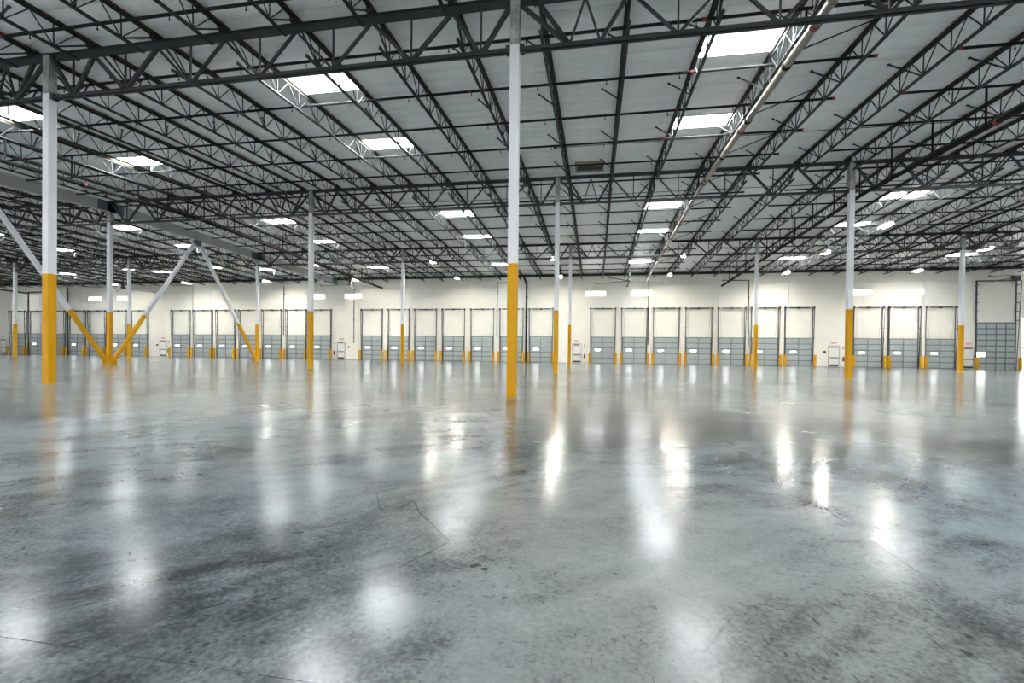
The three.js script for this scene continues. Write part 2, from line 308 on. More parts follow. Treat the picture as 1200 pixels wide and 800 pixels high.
function column(i, j) {
  const x = COLX[i], z = ROWZ[j], w = 0.145, top = deckY(z) - 0.32, wt = [10.6, 10.92, 10.45][j];
  const t = thing('steel_column', colLabel[i + ',' + j] || 'white steel column with yellow painted base', 'column', 'warehouse roof columns');
  t.position.set(x, 0, -z);
  const sh = (y0, y1) => { const s = new THREE.Shape(), r = 0.03; s.moveTo(-w + r, -w); s.lineTo(w - r, -w); s.quadraticCurveTo(w, -w, w, -w + r); s.lineTo(w, w - r); s.quadraticCurveTo(w, w, w - r, w); s.lineTo(-w + r, w); s.quadraticCurveTo(-w, w, -w, w - r); s.lineTo(-w, -w + r); s.quadraticCurveTo(-w, -w, -w + r, -w); const g = new THREE.ExtrudeGeometry(s, { depth: y1 - y0, bevelEnabled: false, curveSegments: 3 }); g.rotateX(-Math.PI / 2); g.translate(0, y0, 0); return g; };
  mesh('painted_base', sh(0, YEL), M.yellow, t);
  mesh('shaft', sh(YEL, wt), M.white, t);
  mesh('steel_head', sh(wt, top), M.capSteel, t);
  mesh('cap_plate', box(-0.26, 0.26, top, top + 0.03, -0.2, 0.2), M.girder, t);
  for (const s of [-1, 1]) mesh('seat_plate', box(s * w, s * (w + 0.14), top - 0.14, top - 0.02, -0.1, 0.1), M.girder, t);
  mesh('floor_ring', mergeGeometries([box(-0.34, 0.34, 0, 0.004, -0.34, -0.325), box(-0.34, 0.34, 0, 0.004, 0.325, 0.34), box(-0.34, -0.325, 0, 0.004, -0.34, 0.34), box(0.325, 0.34, 0, 0.004, -0.34, 0.34)]), M.frameGrey, t);
  return t;
}
for (const [i, j] of [[-1, 0], [0, 0], [-2, 0], [1, 0], [-3, 1], [-2, 1], [-1, 1], [0, 1], [1, 1], [2, 1], [-4, 2], [-3, 2], [-2, 2], [-1, 2], [0, 2], [1, 2], [2, 2]]) {
  column(i, j);
}

// ---------------------------------------------------------------- girders along the column rows
const ROWNAME = ['near', 'second', 'third'];
function girder(i, j) {
  const xa = COLX[i] + 0.15, xb = COLX[i + 1] - 0.15, z = ROWZ[j], top = deckY(z) - 0.24, bot = [10.52, 10.88, 10.6][j];
  const A = LINE_NAME[i] || 'left edge', B = LINE_NAME[i + 1] || 'right edge';
  const t = thing('truss_girder', `${ROWNAME[j]} row dark steel truss girder between ${A.replace(' column line', '').replace(' line', '')} and ${B.replace(' column line', '').replace(' line', '')} columns`, 'girder', 'truss girders on the column rows');
  t.position.set(xa, top, -z);
  const L = xb - xa, D = top - bot, P = (x, y) => new THREE.Vector3(x, y, 0);
  const th = j ? 0.2 : 0.26;
  mesh('top_chord', anglePair(P(-0.12, -th / 2), P(L + 0.12, -th / 2), 0.24, th, 1), M.girder, t);
  mesh('bottom_chord', anglePair(P(0.02, -D), P(L - 0.02, -D), 0.24, j ? 0.12 : 0.14, -1), M.girder, t);
  for (const x of [0.06, L - 0.06]) mesh('end_plate', box(x - 0.07, x + 0.07, -D - 0.12, -D + 0.1, -0.1, 0.1), M.girder, t);
  const tops = [0]; for (let n = -40; n < 30; n++) { const x = JX(n) - xa; if (x > 0.35 && x < L - 0.35) tops.push(x); } tops.push(L);
  const yT = -0.2, yB = -D + 0.04, web = (x0, y0, x1, y1, w) => mesh('web_bar', bar(P(x0, y0), P(x1, y1), w, w, new THREE.Vector3(0, 0, 1)), M.girder, t);
  for (let k = 0; k + 1 < tops.length; k++) {
    const a = tops[k], b = tops[k + 1], g = b - a, thick = k < 2 || k > tops.length - 4 ? 0.11 : 0.08;
    if (g < 1.1) { continue; }
    if ((k > 0 && tops[k] - tops[k - 1] < 1.1) || (k + 2 < tops.length && tops[k + 2] - tops[k + 1] < 1.1)) {
      const b1 = a + g * 0.34, b2 = a + g * 0.7, m = a + g * 0.52;
      web(a, yT, b1, yB, thick); web(m, yT, b1 + 0.05, yB, 0.06); web(m, yT, b2 - 0.05, yB, 0.06); web(b, yT, b2, yB, thick);
      if (k > 0 && tops[k] - tops[k - 1] < 1.1) web(tops[k - 1], yT, b1 - 0.06, yB, 0.11); else web(tops[k + 2], yT, b2 + 0.06, yB, 0.11);
      continue;
    }
    const m = (a + b) / 2; web(a, yT, m - 0.07, yB, k === 0 ? 0.12 : thick); web(b, yT, m + 0.07, yB, k === tops.length - 2 ? 0.12 : thick); web(m, yT, m, yB, 0.05);
  }
}
for (let i = -3; i <= 2; i++) girder(i, 0);
for (let i = -4; i <= 3; i++) girder(i, 1);
for (let i = -5; i <= 3; i++) girder(i, 2);

// ---------------------------------------------------------------- roof joists
const JD = 0.88;
function joistProto(b, single) {
  const [za, zb] = BAYS[b], ya = deckY(za), yb = deckY(zb), L = Math.hypot(zb - za, yb - ya) - 0.03;
  const P = (s, y, x = 0) => new THREE.Vector3(x, y, -s), parts = [];
  const nl = box(-0.085, 0.085, -0.06, 0.0, -L, 0); { const p = nl.attributes.position, uv = nl.attributes.uv; for (let k = 0; k < p.count; k++) uv.setXY(k, p.getX(k) * 3 + p.getY(k) * 3, p.getZ(k) / 3); }
  parts.push(['nailer', nl, M.nailer]);
  parts.push(['top_chord', anglePair(P(0, -0.105), P(L, -0.105), 0.13, 0.1, 1), M.joist]);
  parts.push(['bottom_chord', anglePair(P(0.5, -JD), P(L - 0.5, -JD), 0.12, 0.08, -1), M.joist]);
  const N = 11, pw = (L - 1.2) / N, yT = -0.12, yB = -JD + 0.02, w = 0.03, webs = [];
  for (let k = 0; k < N; k++) {
    const s0 = 0.6 + k * pw, sm = s0 + pw / 2, s1 = s0 + pw;
    webs.push(bar(P(s0, yT), P(sm - 0.02, yB), w, w), bar(P(s1, yT), P(sm + 0.02, yB), w, w), bar(P(sm, yT), P(sm, yB), w, w));
  }
  webs.push(bar(P(0.05, yT), P(0.6 + pw / 2 - 0.06, yB), 0.05, 0.05), bar(P(L - 0.05, yT), P(L - 0.6 - pw / 2 + 0.06, yB), 0.05, 0.05));
  if (single) for (const g of webs) parts.push(['web_bar', g, M.joist]); else parts.push(['web', mergeGeometries(webs), M.joist]);
  const br = [];
  for (const s of [1.6, 5.3, 9.3, 13.1]) br.push(mergeGeometries([bar(P(s, -JD - 0.02, 0.02), P(s + 0.72, -0.02, -0.72), 0.05, 0.05), box(-0.76, -0.68, -0.05, 0.0, -s - 0.76, -s - 0.68)]));
  for (const g of br) parts.push(['lateral_brace', g, M.joist]);
  for (const s of [0.12, L - 0.12]) parts.push(['seat', box(-0.09, 0.09, -0.25, -0.1, -s - 0.1, -s + 0.1), M.joist]);
  return { parts, slope: Math.atan2(yb - ya, zb - za), za, ya };
}
const wordsFor = (n) => { const x = JX(n); let li = -6; for (let i = -6; i <= 3; i++) if (COLX[i] <= x) li = i; let c = 0; for (let m = -60; m <= n; m++) if (JX(m) > COLX[li]) c++; return [ORD[c], LINE_NAME[li]]; };
const bayRange = [[-10, 8], [-20, 13], [-33, 19], [-37, 22]];
for (let b = 0; b < 4; b++) {
  const pr = joistProto(b, b < 2);
  for (let n = bayRange[b][0]; n <= bayRange[b][1]; n++) {
    if (n === -14 || JX(n) < X_LEFT + 0.5 || JX(n) > (b === 3 ? X_END - 0.2 : X_RIGHT - 0.5)) continue;
    const [o, line] = wordsFor(n);
    const t = thing('roof_joist', `dark steel roof joist, ${o} right of ${line}, ${BAY_NAME[b]}`, 'joist', 'open web joists ' + BAY_NAME[b]);
    t.position.set(JX(n), pr.ya, -pr.za - 0.015); t.rotation.x = pr.slope;
    for (const [nm, g, m] of pr.parts) mesh(nm, g, m, t);
  }
}
// steel ledger along the dock wall, under the joist ends
{
  const t = thing('wall_ledger', 'long dark steel ledger carrying joist ends along top of dock wall', 'ledger');
  mesh('angle', box(X_LEFT, X_END, deckY(WALLZ) - 0.42, deckY(WALLZ) - 0.1, -WALLZ, -WALLZ + 0.14), M.girder, t);
}

// ---------------------------------------------------------------- skylights
{
  const SNAME = (n) => { const [o, l] = wordsFor(n); return `${o} joist right of ${l}`; };
  const rows = SKY_Z.filter((z) => z > 0).sort((a, b) => b - a);
  for (const n of SKY_N) for (const z of SKY_Z) {
    const x = JX(n) + 1.34, y = deckY(z); if (x < X_LEFT || x > X_RIGHT - 1) continue;
    const k = rows.indexOf(z) + 1, where = k ? `${ORD[k]} from dock wall, after ${SNAME(n)}` : 'behind the viewer';
    const t = thing('skylight', k ? `bright skylight, ${where}` : `rear bay skylight, ${z < -10 ? 'second' : 'first'} behind viewer, after ${SNAME(n)}`, 'skylight', 'daylight panels in the roof');
    t.position.set(x, y, -z); t.rotation.x = Math.atan2(deckY(z + 0.3) - deckY(z - 0.3), 0.6);
    const W = 1.25, Lz = 0.655, h = 0.26;
    mesh('curb', mergeGeometries([box(-W - 0.05, -W, 0, h, -Lz, Lz), box(W, W + 0.05, 0, h, -Lz, Lz), box(-W, W, 0, h, -Lz - 0.01, -Lz + 0.03), box(-W, W, 0, h, Lz - 0.03, Lz + 0.01)]), M.curb, t);
    mesh('skylight_diffuser', box(-W - 0.09, W + 0.09, h, h + 0.05, -Lz - 0.02, Lz + 0.02), M.skyGlow, t);
    areaLight(2 * W, 2 * Lz - 0.06, SKY_L, SKY_COL, new THREE.Vector3(x, y + h - 0.02, -z), new THREE.Vector3(x, -50, -z));
  }
}

// ---------------------------------------------------------------- braced line: I-beams, stubs and slanted braces
{
  const X = COLX[-2];
  const I = (d, w) => { const s = new THREE.Shape(), t = 0.03, k = 0.018, h = d / 2; s.moveTo(-w / 2, -h); s.lineTo(w / 2, -h); s.lineTo(w / 2, -h + t); s.lineTo(k, -h + t); s.lineTo(k, h - t); s.lineTo(w / 2, h - t); s.lineTo(w / 2, h); s.lineTo(-w / 2, h); s.lineTo(-w / 2, h - t); s.lineTo(-k, h - t); s.lineTo(-k, -h + t); s.lineTo(-w / 2, -h + t); s.closePath(); return s; };
  const spans = [[13.8, 29.63, 'nearest grey steel beam over the slanted braces at left'], [29.63, 45.36, 'middle grey steel beam over the V braces, between second and third girder rows'], [45.36, 61.0, 'farthest grey steel beam on the braced line, ending at dock wall']];
  for (const [za, zb, lab] of spans) {
    const t = thing('brace_beam', lab, 'beam', 'grey beams over the braced line'), d = 0.8;
    const a = new THREE.Vector3(X, deckY(za) - 0.32 - d / 2, -za), b = new THREE.Vector3(X, deckY(zb) - 0.32 - d / 2, -zb);
    const [m, L] = frameOf(a, b); const g = new THREE.ExtrudeGeometry(I(d, 0.3), { depth: L, bevelEnabled: false }); g.translate(0, 0, -L / 2); g.applyMatrix4(m);
    mesh('beam_body', g, M.beam, t);
    for (const q of [0.02, 0.98]) { const c = a.clone().lerp(b, q); mesh('splice_plate', box(c.x - 0.17, c.x + 0.17, c.y - 0.38, c.y + 0.36, c.z - 0.6, c.z + 0.6), M.beamNew, t); }
    for (const q of [0.25, 0.5, 0.75]) { const c = a.clone().lerp(b, q); mesh('stiffener', box(c.x - 0.14, c.x + 0.14, c.y - 0.36, c.y + 0.36, c.z - 0.012, c.z + 0.012), M.beam, t); }
  }
  function brace(zb, zt, lab) {
    const t = thing('slanted_brace', lab, 'brace', 'slanted braces of the braced line');
    const dir = Math.sign(zt - zb), yt = deckY(zt) - 1.5, A = new THREE.Vector3(X, 0.45, -(zb + dir * 0.38)), B = new THREE.Vector3(X, yt, -(zt - dir * 0.35));
    const k = (4.0 - A.y) / (B.y - A.y), C = A.clone().lerp(B, k);
    mesh('painted_foot', bar(A, C, 0.24, 0.24), M.yellow, t); mesh('shaft', bar(C, B, 0.24, 0.24), M.white, t);
    const A2 = A.clone().lerp(B, -0.035), B2 = A.clone().lerp(B, 1.03);
    mesh('gusset', bar(A2, A, 0.05, 0.34), M.yellow, t); mesh('gusset', bar(B, B2, 0.05, 0.3), M.beamNew, t);
    mesh('base_shoe', box(X - 0.16, X + 0.16, 0, 0.36, -(zb + dir * 0.3) - 0.13, -(zb + dir * 0.3) + 0.13), M.yellow, t);
    for (const q of [0.08, 0.18]) mesh('pin', tube(new THREE.Vector3(X - 0.24, 0.1 + q, -(zb + dir * 0.4)), new THREE.Vector3(X + 0.24, 0.1 + q, -(zb + dir * 0.4)), 0.03, 8), M.yellow, t);
  }
  brace(29.63, 21.7, 'slanted white and yellow brace rising left behind the big left column');
  brace(29.63, 37.5, 'slanted white and yellow brace rising right from the V foot');
  brace(45.36, 37.5, 'slanted brace falling right from the beam stub to a slim column');
  const s = thing('brace_stub', 'short grey steel stub under beam where two slanted braces meet', 'bracket');
  mesh('post', box(X - 0.2, X + 0.2, deckY(37.5) - 1.6, deckY(37.5) - 1.12, -37.75, -37.25), M.beamNew, s);
  mesh('plate', box(X - 0.03, X + 0.03, deckY(37.5) - 1.75, deckY(37.5) - 1.5, -38.0, -37.0), M.white, s);
}

// ---------------------------------------------------------------- sprinkler pipes
{
  const sets = [[-46.3, 9.72, 'middle'], [12.25, 46.8, 'right'], [-101, -48.6, 'far left']];
  for (const [xa, xb, which] of sets) for (let k = -2; k < 16; k++) {
    const z = 15.42 + 2.97 * k, y = deckY(z) - 0.42; if (z > 60.6 || (k < 0 && which !== 'middle')) continue;
    if (which === 'far left' && z < 36) continue;
    if (Math.min(Math.abs(z - 29.63), Math.abs(z - 45.36)) < 0.2) continue;
    const x0 = which === 'middle' ? Math.max(xa, -1.35 * z - 6) : xa, x1 = which === 'right' ? Math.min(xb, 0.8 * z + 4) : xb;
    if (x1 - x0 < 2) continue;
    const nm = which === 'middle' ? 'long black sprinkler pipe across middle bays' : which === 'right' ? 'black sprinkler pipe across right bays' : 'black sprinkler pipe across far left bays';
    const t = thing('sprinkler_pipe', `${nm}, ${ORD[k + 3]} from the top`, 'pipe', 'sprinkler branch pipes under the roof');
    t.position.set(x0, y, -z); const L = x1 - x0;
    mesh('pipe', tube(new THREE.Vector3(0, 0, 0), new THREE.Vector3(L, 0, 0), 0.052, 8), M.pipeBlack, t);
    const hd = mergeGeometries([tube(new THREE.Vector3(0, -0.03, 0), new THREE.Vector3(0, -0.17, 0), 0.014, 6), tube(new THREE.Vector3(0, -0.16, 0), new THREE.Vector3(0, -0.2, 0), 0.028, 6)]);
    const off = ((0.3 + 2.72 * 40 - x0) % 2.72);
    for (let x = off; x < L; x += 2.72) mesh('sprinkler_head', hd, M.pipeBlack, t).position.set(x, 0, 0);
    const cp = tube(new THREE.Vector3(-0.05, 0, 0), new THREE.Vector3(0.05, 0, 0), 0.062, 8);
    if (which === 'middle') { mesh('end_elbow', cp, M.red, t).position.set(L - 0.05, 0, 0); for (const x of [-4.6, 3.4, -20.5, -32]) if (x > x0) mesh('coupling', cp, M.red, t).position.set(x - x0 + 0.6 * Math.sin(k * 3 + x), 0, 0); }
    else mesh('end_elbow', cp, M.red, t).position.set(0.05, 0, 0);
  }
  function main(x, H, r, z0, z1, mat, lab, drop, reds, zoff = 0) {
    const t = thing('sprinkler_main', lab, 'pipe', 'sprinkler mains'); t.position.set(x, 0, 0);
    const y = (z) => deckY(z) - H, zs = [z0, ...[13.8, 29.63, 45.36].filter((z) => z > z0 && z < z1), z1];
    mesh('pipe', pipePath(zs.map((z) => new THREE.Vector3(0, y(z), -z)), r, 14), mat, t);
    const ring = (z) => { const s = Math.atan2(y(z + 0.3) - y(z - 0.3), 0.6); const g = tube(new THREE.Vector3(0, 0, 0.07), new THREE.Vector3(0, 0, -0.07), r * 1.22, 14); g.rotateX(s); g.translate(0, y(z), -z); return g; };
    for (const z of reds) mesh('coupling', ring(z), M.red, t);
    for (let k = 0; k < 15; k++) { const z = 15.42 + 2.97 * k; if (z < z0 + 0.5 || z > z1 - 0.5 || Math.min(Math.abs(z - 29.63), Math.abs(z - 45.36)) < 0.2) continue; mesh('riser_nipple', tube(new THREE.Vector3(0, y(z), -z), new THREE.Vector3(0, deckY(z) - 0.475, -z), 0.04, 8), drop, t); }
    for (let z = z0 + 2; z < z1; z += 3.96) mesh('hanger', mergeGeometries([tube(new THREE.Vector3(0, y(z), -z), new THREE.Vector3(0, deckY(z) - 0.05, -z), 0.01, 5), ring(z).scale(1, 1, 1)]), M.pipeBlack, t);
    return t;
  }
  const A = main(6.2, 1.32, 0.13, -1, 60.4, M.pipeGalv, 'thick pale grey sprinkler main running below joists toward the fan', M.pipeBlack, [14.8, 21.8, 28.2, 36, 44]);
  for (let k = 0; k < 9; k++) { const z = 16.2 + 4.3 * k; mesh('sway_brace', tube(new THREE.Vector3(0.05, deckY(z) - 1.25, -z), new THREE.Vector3(2.6, deckY(z + 1.0) - 0.12, -z - 0.6), 0.022, 6), M.pipeBlack, A); }
  main(15.2, 2.05, 0.11, 2, 60.2, M.pipeBlack, 'dark sprinkler main crossing the right bays to the dock wall', M.pipeBlack, [20.8, 34, 50]);
  main(-29.2, 1.85, 0.12, 8, 59.8, M.pipeBlack, 'dark sprinkler main left of centre, beside the grey beam', M.pipeBlack, [22, 38, 52]);
  main(-90.5, 1.9, 0.11, 40, 59.8, M.pipeBlack, 'dark sprinkler main at the far left, ending near dock wall', M.pipeBlack, [50]);
}

// ---------------------------------------------------------------- roof hatch and conduits
{
  const z = 28.6, x = -0.5, y = deckY(z), t = thing('roof_vent', 'tan rectangular roof vent with dark slot before the second girder row', 'vent'); t.position.set(x, y, -z);
  mesh('frame', mergeGeometries([box(-0.86, 0.86, -0.12, 0.03, -0.72, -0.6), box(-0.86, 0.86, -0.12, 0.03, 0.6, 0.72), box(-0.86, -0.76, -0.12, 0.03, -0.6, 0.6), box(0.76, 0.86, -0.12, 0.03, -0.6, 0.6)]), std({ name: 'vent_tan', color: lin(0.33, 0.29, 0.2), roughness: 0.7 }), t);
  mesh('slot', box(-0.76, 0.76, -0.05, 0.02, -0.6, 0.1), M.dark, t); mesh('flap', box(-0.76, 0.76, -0.06, 0.02, 0.1, 0.6), std({ name: 'vent_flap', color: lin(0.42, 0.38, 0.28), roughness: 0.7 }), t);
  for (const [zc, xa, xb, lab] of [[25.2, -2.3, 40, 'thin conduit running across roof just before second girder row'], [33.2, -22, 30, 'thin conduit running across roof just behind second girder row']]) {
    const c = thing('conduit', lab, 'conduit'); const yy = deckY(zc) - 0.16; mesh('tube', tube(V(xa, yy, zc), V(xb, yy, zc), 0.018, 6), M.pipeBlack, c);
    mesh('end_box', box(xa - 0.08, xa + 0.08, yy - 0.06, yy + 0.06, -zc - 0.06, -zc + 0.06), M.dark, c);
  }
}

// ---------------------------------------------------------------- LED high bay lights
{
  const rows = [[56.3, [-69.5, -57.1, -44.4, -31.25, -17.3, -4.2, 8.45, 21.0, 34.0], 'along dock wall'], [46.4, [-55.2, -43.2, -30.4, -17.0, -4.3, 8.2, 20.6, 33.2], 'by third girder row'], [37.2, [20.4], 'behind rightmost mid skylight']];
  const cnt = {};
  for (const [z, xs, nm] of rows) xs.forEach((x, i) => {
    const lab = xs.length === 1 ? 'lit high bay light beside skylight between second and third girder rows' : `lit high bay light ${nm}, ${ORD[i + 1]} from the left`;
    const t = thing('high_bay_light', lab, 'light', 'lit high bay lights'), y = z > 50 ? 10.55 : 10.72; t.position.set(x, y, -z);
    mesh('housing', mergeGeometries([box(-0.17, 0.17, 0.05, 0.12, -0.66, 0.66), box(-0.08, 0.08, 0.12, 0.19, -0.5, 0.5)]), M.fixture, t);
    for (const s of [-1, 1]) mesh('reflector', bar(new THREE.Vector3(s * 0.17, 0.05, 0), new THREE.Vector3(s * 0.2, -0.1, 0), 0.006, 1.32, new THREE.Vector3(0, 0, 1)), M.acrylic, t);
    mesh('led_lens', box(-0.06, 0.06, -0.0, 0.05, -0.62, 0.62), M.ledGlow, t);
    for (const s of [-0.3, 0.3]) mesh('hanger', tube(new THREE.Vector3(0, 0.19, s), new THREE.Vector3(0, deckY(z) - y + 0.03, s), 0.01, 5), M.dark, t);
    areaLight(0.05, 1.2, (z > 50 ? 1.75 : z > 40 ? 2.6 : 1.2) * LED_L, LED_COL, new THREE.Vector3(x, y - 0.01, -z), new THREE.Vector3(x, -50, -z)).rotation.set(-Math.PI / 2, 0, 0);
  });
}

// ---------------------------------------------------------------- big ceiling fans
{
  function fan(x, z, ang, lab) {
    const t = thing('ceiling_fan', lab, 'fan', 'large ceiling fans'), y = 9.95; t.position.set(x, y, -z);
    const top = deckY(z) - y + 0.03;
    mesh('downrod', tube(new THREE.Vector3(0, 0.9, 0), new THREE.Vector3(0, top, 0), 0.06, 10), M.dark, t);
    mesh('motor', new THREE.LatheGeometry([[0.0, 1.0], [0.14, 1.0], [0.2, 0.85], [0.2, 0.45], [0.14, 0.3], [0.26, 0.2], [0.3, 0.05], [0.26, -0.06], [0, -0.08]].map((p) => new THREE.Vector2(...p)), 18), M.dark, t);
    for (let k = 0; k < 5; k++) {
      const a = ang + k * 1.2566, s = new THREE.Shape(); s.moveTo(-0.11, 0); s.quadraticCurveTo(0, 0.05, 0.11, 0); s.quadraticCurveTo(0, 0.02, -0.11, 0);
      const g = new THREE.ExtrudeGeometry(s, { depth: 3.85, bevelEnabled: false, curveSegments: 6 }); g.rotateZ(0.2); g.translate(0, 0, 0.3); g.rotateX(0.02); g.rotateY(a);
      const bl = mesh('blade', g, M.fanBlade, t);
      const tip = box(-0.13, 0.13, -0.05, 0.08, 4.13, 4.18); tip.rotateX(0.02); tip.rotateY(a); mesh('winglet', tip, M.dark, bl);
    }
  }
  fan(3.9, 56.6, 0.62, 'large ceiling fan hanging over the dock doors right of centre');
  fan(-32.2, 56.6, 1.0, 'large ceiling fan hanging left of centre beside a lit lamp');
  fan(-68.2, 56.6, 0.4, 'large ceiling fan hanging at far left behind the braced column');
  fan(44.9, 56.2, 0.9, 'large ceiling fan hanging at far right before the tall door');
}

// ---------------------------------------------------------------- dock doors and their guards
{
  const groups = [
    { xs: [-94.0, -90.05, -86.1, -82.15, -78.2, -74.25, -70.3], name: 'far left' },
    { xs: [-62.73, -58.8, -54.87, -51.0, -47.09, -43.13, -39.16], name: 'left' },
    { xs: [-31.26, -27.25, -23.28, -19.24, -15.18, -11.15, -7.15], name: 'centre' },
    { xs: [0.92, 4.88, 8.81, 12.74, 16.6, 20.45, 24.26], name: 'right' },
    { xs: [31.75, 35.5, 39.25], name: 'far right' },
  ];
  const W = 1.5, H = 3.37, secY = [0.02, 0.66, 1.32, 2.0, 2.68, H], R = 0.05, TT = 7.05;
  const secGeo = secY.slice(0, 5).map((y, k) => { const h = secY[k + 1] - y - 0.035, gs = [box(-W, W, y, y + h, -0.03, 0.03)]; return mergeGeometries(gs); });
  const rail = secY.map((y) => box(-W, W, Math.max(0.0, y - 0.045), y + 0.04, 0.02, 0.05));
  const stile = mergeGeometries([-W + 0.05, 0, W - 0.05].map((x) => box(x - 0.035, x + 0.035, 0, H, 0.02, 0.06)));
  const trackG = (s) => mergeGeometries([box(s * (W + 0.02), s * (W + 0.08), 0, TT, -0.1, 0.0), bar(new THREE.Vector3(s * (W + 0.05), 0, 0.08), new THREE.Vector3(s * (W + 0.12), TT, 0.3), 0.06, 0.06), ...[3.4, 4.6, 5.8, 6.9].map((y) => box(s * (W + 0.03), s * (W + 0.13), y, y + 0.05, -0.1, 0.3))]);
  const shaft = tube(new THREE.Vector3(-W - 0.22, TT, 0.2), new THREE.Vector3(W + 0.22, TT, 0.2), 0.04, 8), spring = mergeGeometries([tube(new THREE.Vector3(-1.1, TT, 0.2), new THREE.Vector3(-0.1, TT, 0.2), 0.08, 10), tube(new THREE.Vector3(0.1, TT, 0.2), new THREE.Vector3(1.1, TT, 0.2), 0.08, 10)]);
  const drum = mergeGeometries([-1, 1].map((s) => tube(new THREE.Vector3(s * (W + 0.02), TT, 0.2), new THREE.Vector3(s * (W + 0.16), TT, 0.2), 0.14, 12))), brk = box(-0.12, 0.12, TT - 0.12, TT + 0.12, -0.12, 0.16);
  const winG = box(-0.95, -0.28, 1.6, 1.82, 0.03, 0.045), winF = mergeGeometries([box(-1.0, -0.23, 1.85, 1.9, 0.02, 0.06), box(-1.0, -0.23, 1.51, 1.56, 0.02, 0.06), box(-1.0, -0.95, 1.56, 1.85, 0.02, 0.06), box(-0.28, -0.23, 1.56, 1.85, 0.02, 0.06)]);
  const pull = [-1, 1].map((s) => tube(new THREE.Vector3(s * 1.35, TT - 0.5, 0.1), new THREE.Vector3(s * 1.15, H, 0.06), 0.008, 4));
  const gu = new THREE.Shape(); gu.moveTo(-0.13, -0.08); gu.lineTo(-0.13, 0.08); gu.lineTo(0.13, 0.08); gu.lineTo(0.13, -0.08); gu.lineTo(0.11, -0.08); gu.lineTo(0.11, 0.06); gu.lineTo(-0.11, 0.06); gu.lineTo(-0.11, -0.08); gu.closePath();
  const guard = new THREE.ExtrudeGeometry(gu, { depth: 1.36, bevelEnabled: false }); guard.rotateX(-Math.PI / 2); guard.scale(1, 1, -1);
  const guardIdx = guard.index; guard.computeVertexNormals();
  const guardCap = box(-0.12, 0.12, 1.3, 1.33, -0.07, 0.07);
  const zf = -WALLZ + 0.12;
  for (const G of groups) G.xs.forEach((x, i) => {
    const which = `${ORD[i + 1]} in ${G.name} group`;
    const t = thing('dock_door', `grey sectional dock door with small bright window, ${which} counting from left`, 'dock door', 'dock doors in the back wall'); t.position.set(x, 0, zf);
    secGeo.forEach((g) => mesh('section', g, M.doorGrey, t));
    rail.forEach((g) => mesh('rail', g, M.doorRib, t)); mesh('stile', stile, M.doorRib, t);
    const wf = mesh('window_frame', winF, M.doorRib, t); mesh('window_pane', winG, M.visionGlow, wf);
    for (const s of [-1, 1]) mesh('track', trackG(s), M.track, t);
    const sh = mesh('shaft', shaft, M.track, t); mesh('spring', spring, M.track, sh); mesh('drum', drum, M.track, sh); mesh('bracket', brk, M.track, t);
    for (const g of pull) mesh('cable', g, M.track, t);
    for (const s of [-1, 1]) {
      const b = thing('door_guard', `yellow steel guard, ${s < 0 ? 'left' : 'right'} foot of dock door, ${which}`, 'guard', 'yellow guards at the dock doors'); b.position.set(x + s * 1.66, 0, zf + 0.42);
      mesh('channel', guard, M.yellow, b); mesh('cap', guardCap, M.yellow, b);
    }
  });
  // tall drive-in door at the right end
  const t = thing('drive_in_door', 'tall grey grid panelled drive-in door at far right end', 'door'); t.position.set(44.79, 0, zf);
  const w = 1.9, h = 5.25, ny = 8, nx = 4;
  for (let j = 0; j < ny; j++) { const y0 = j * h / ny, y1 = (j + 1) * h / ny; for (let i = 0; i < nx; i++) { const x0 = -w + 2 * w * i / nx, x1 = x0 + 2 * w / nx; if (j === 2 && i === 0) continue; mesh('panel', box(x0 + 0.03, x1 - 0.03, y0 + 0.03, y1 - 0.03, -0.03, 0.02), M.doorGrey, t); } mesh('rail', box(-w, w, y1 - 0.07, y1 + 0.06, 0.0, 0.06), M.doorRib, t); }
  for (let i = 0; i <= nx; i++) mesh('stile', box(-w + 2 * w * i / nx - 0.04, -w + 2 * w * i / nx + 0.04, 0, h, 0.0, 0.07), M.doorRib, t);
  mesh('window_pane', box(-w + 0.03, -w + 0.92, 1.45, 1.9, 0, 0.03), M.visionGlow, t);
  for (const s of [-1, 1]) mesh('track', mergeGeometries([box(s * (w + 0.02), s * (w + 0.08), 0, 10, -0.1, 0), bar(new THREE.Vector3(s * (w + 0.06), 0, 0.1), new THREE.Vector3(s * (w + 0.26), 10, 0.34), 0.05, 0.05), ...[5.5, 6.5, 7.5, 8.5, 9.5].map((y) => box(s * (w + 0.02), s * (w + 0.2), y, y + 0.06, -0.1, 0.3))]), M.track, t);
  mesh('shaft', tube(new THREE.Vector3(-w - 0.3, 10, 0.2), new THREE.Vector3(w + 0.3, 10, 0.2), 0.07, 10), M.track, t);
  mesh('operator', box(w - 0.5, w + 0.1, 10.05, 10.6, 0, 0.4), M.dark, t);
  for (const s of [-1, 1]) { const b = thing('door_guard', `yellow steel guard at ${s < 0 ? 'left' : 'right'} foot of the tall drive-in door`, 'guard', 'yellow guards at the dock doors'); b.position.set(44.79 + s * 2.1, 0, zf + 0.42); mesh('channel', guard, M.yellow, b); mesh('cap', guardCap, M.yellow, b); }
}

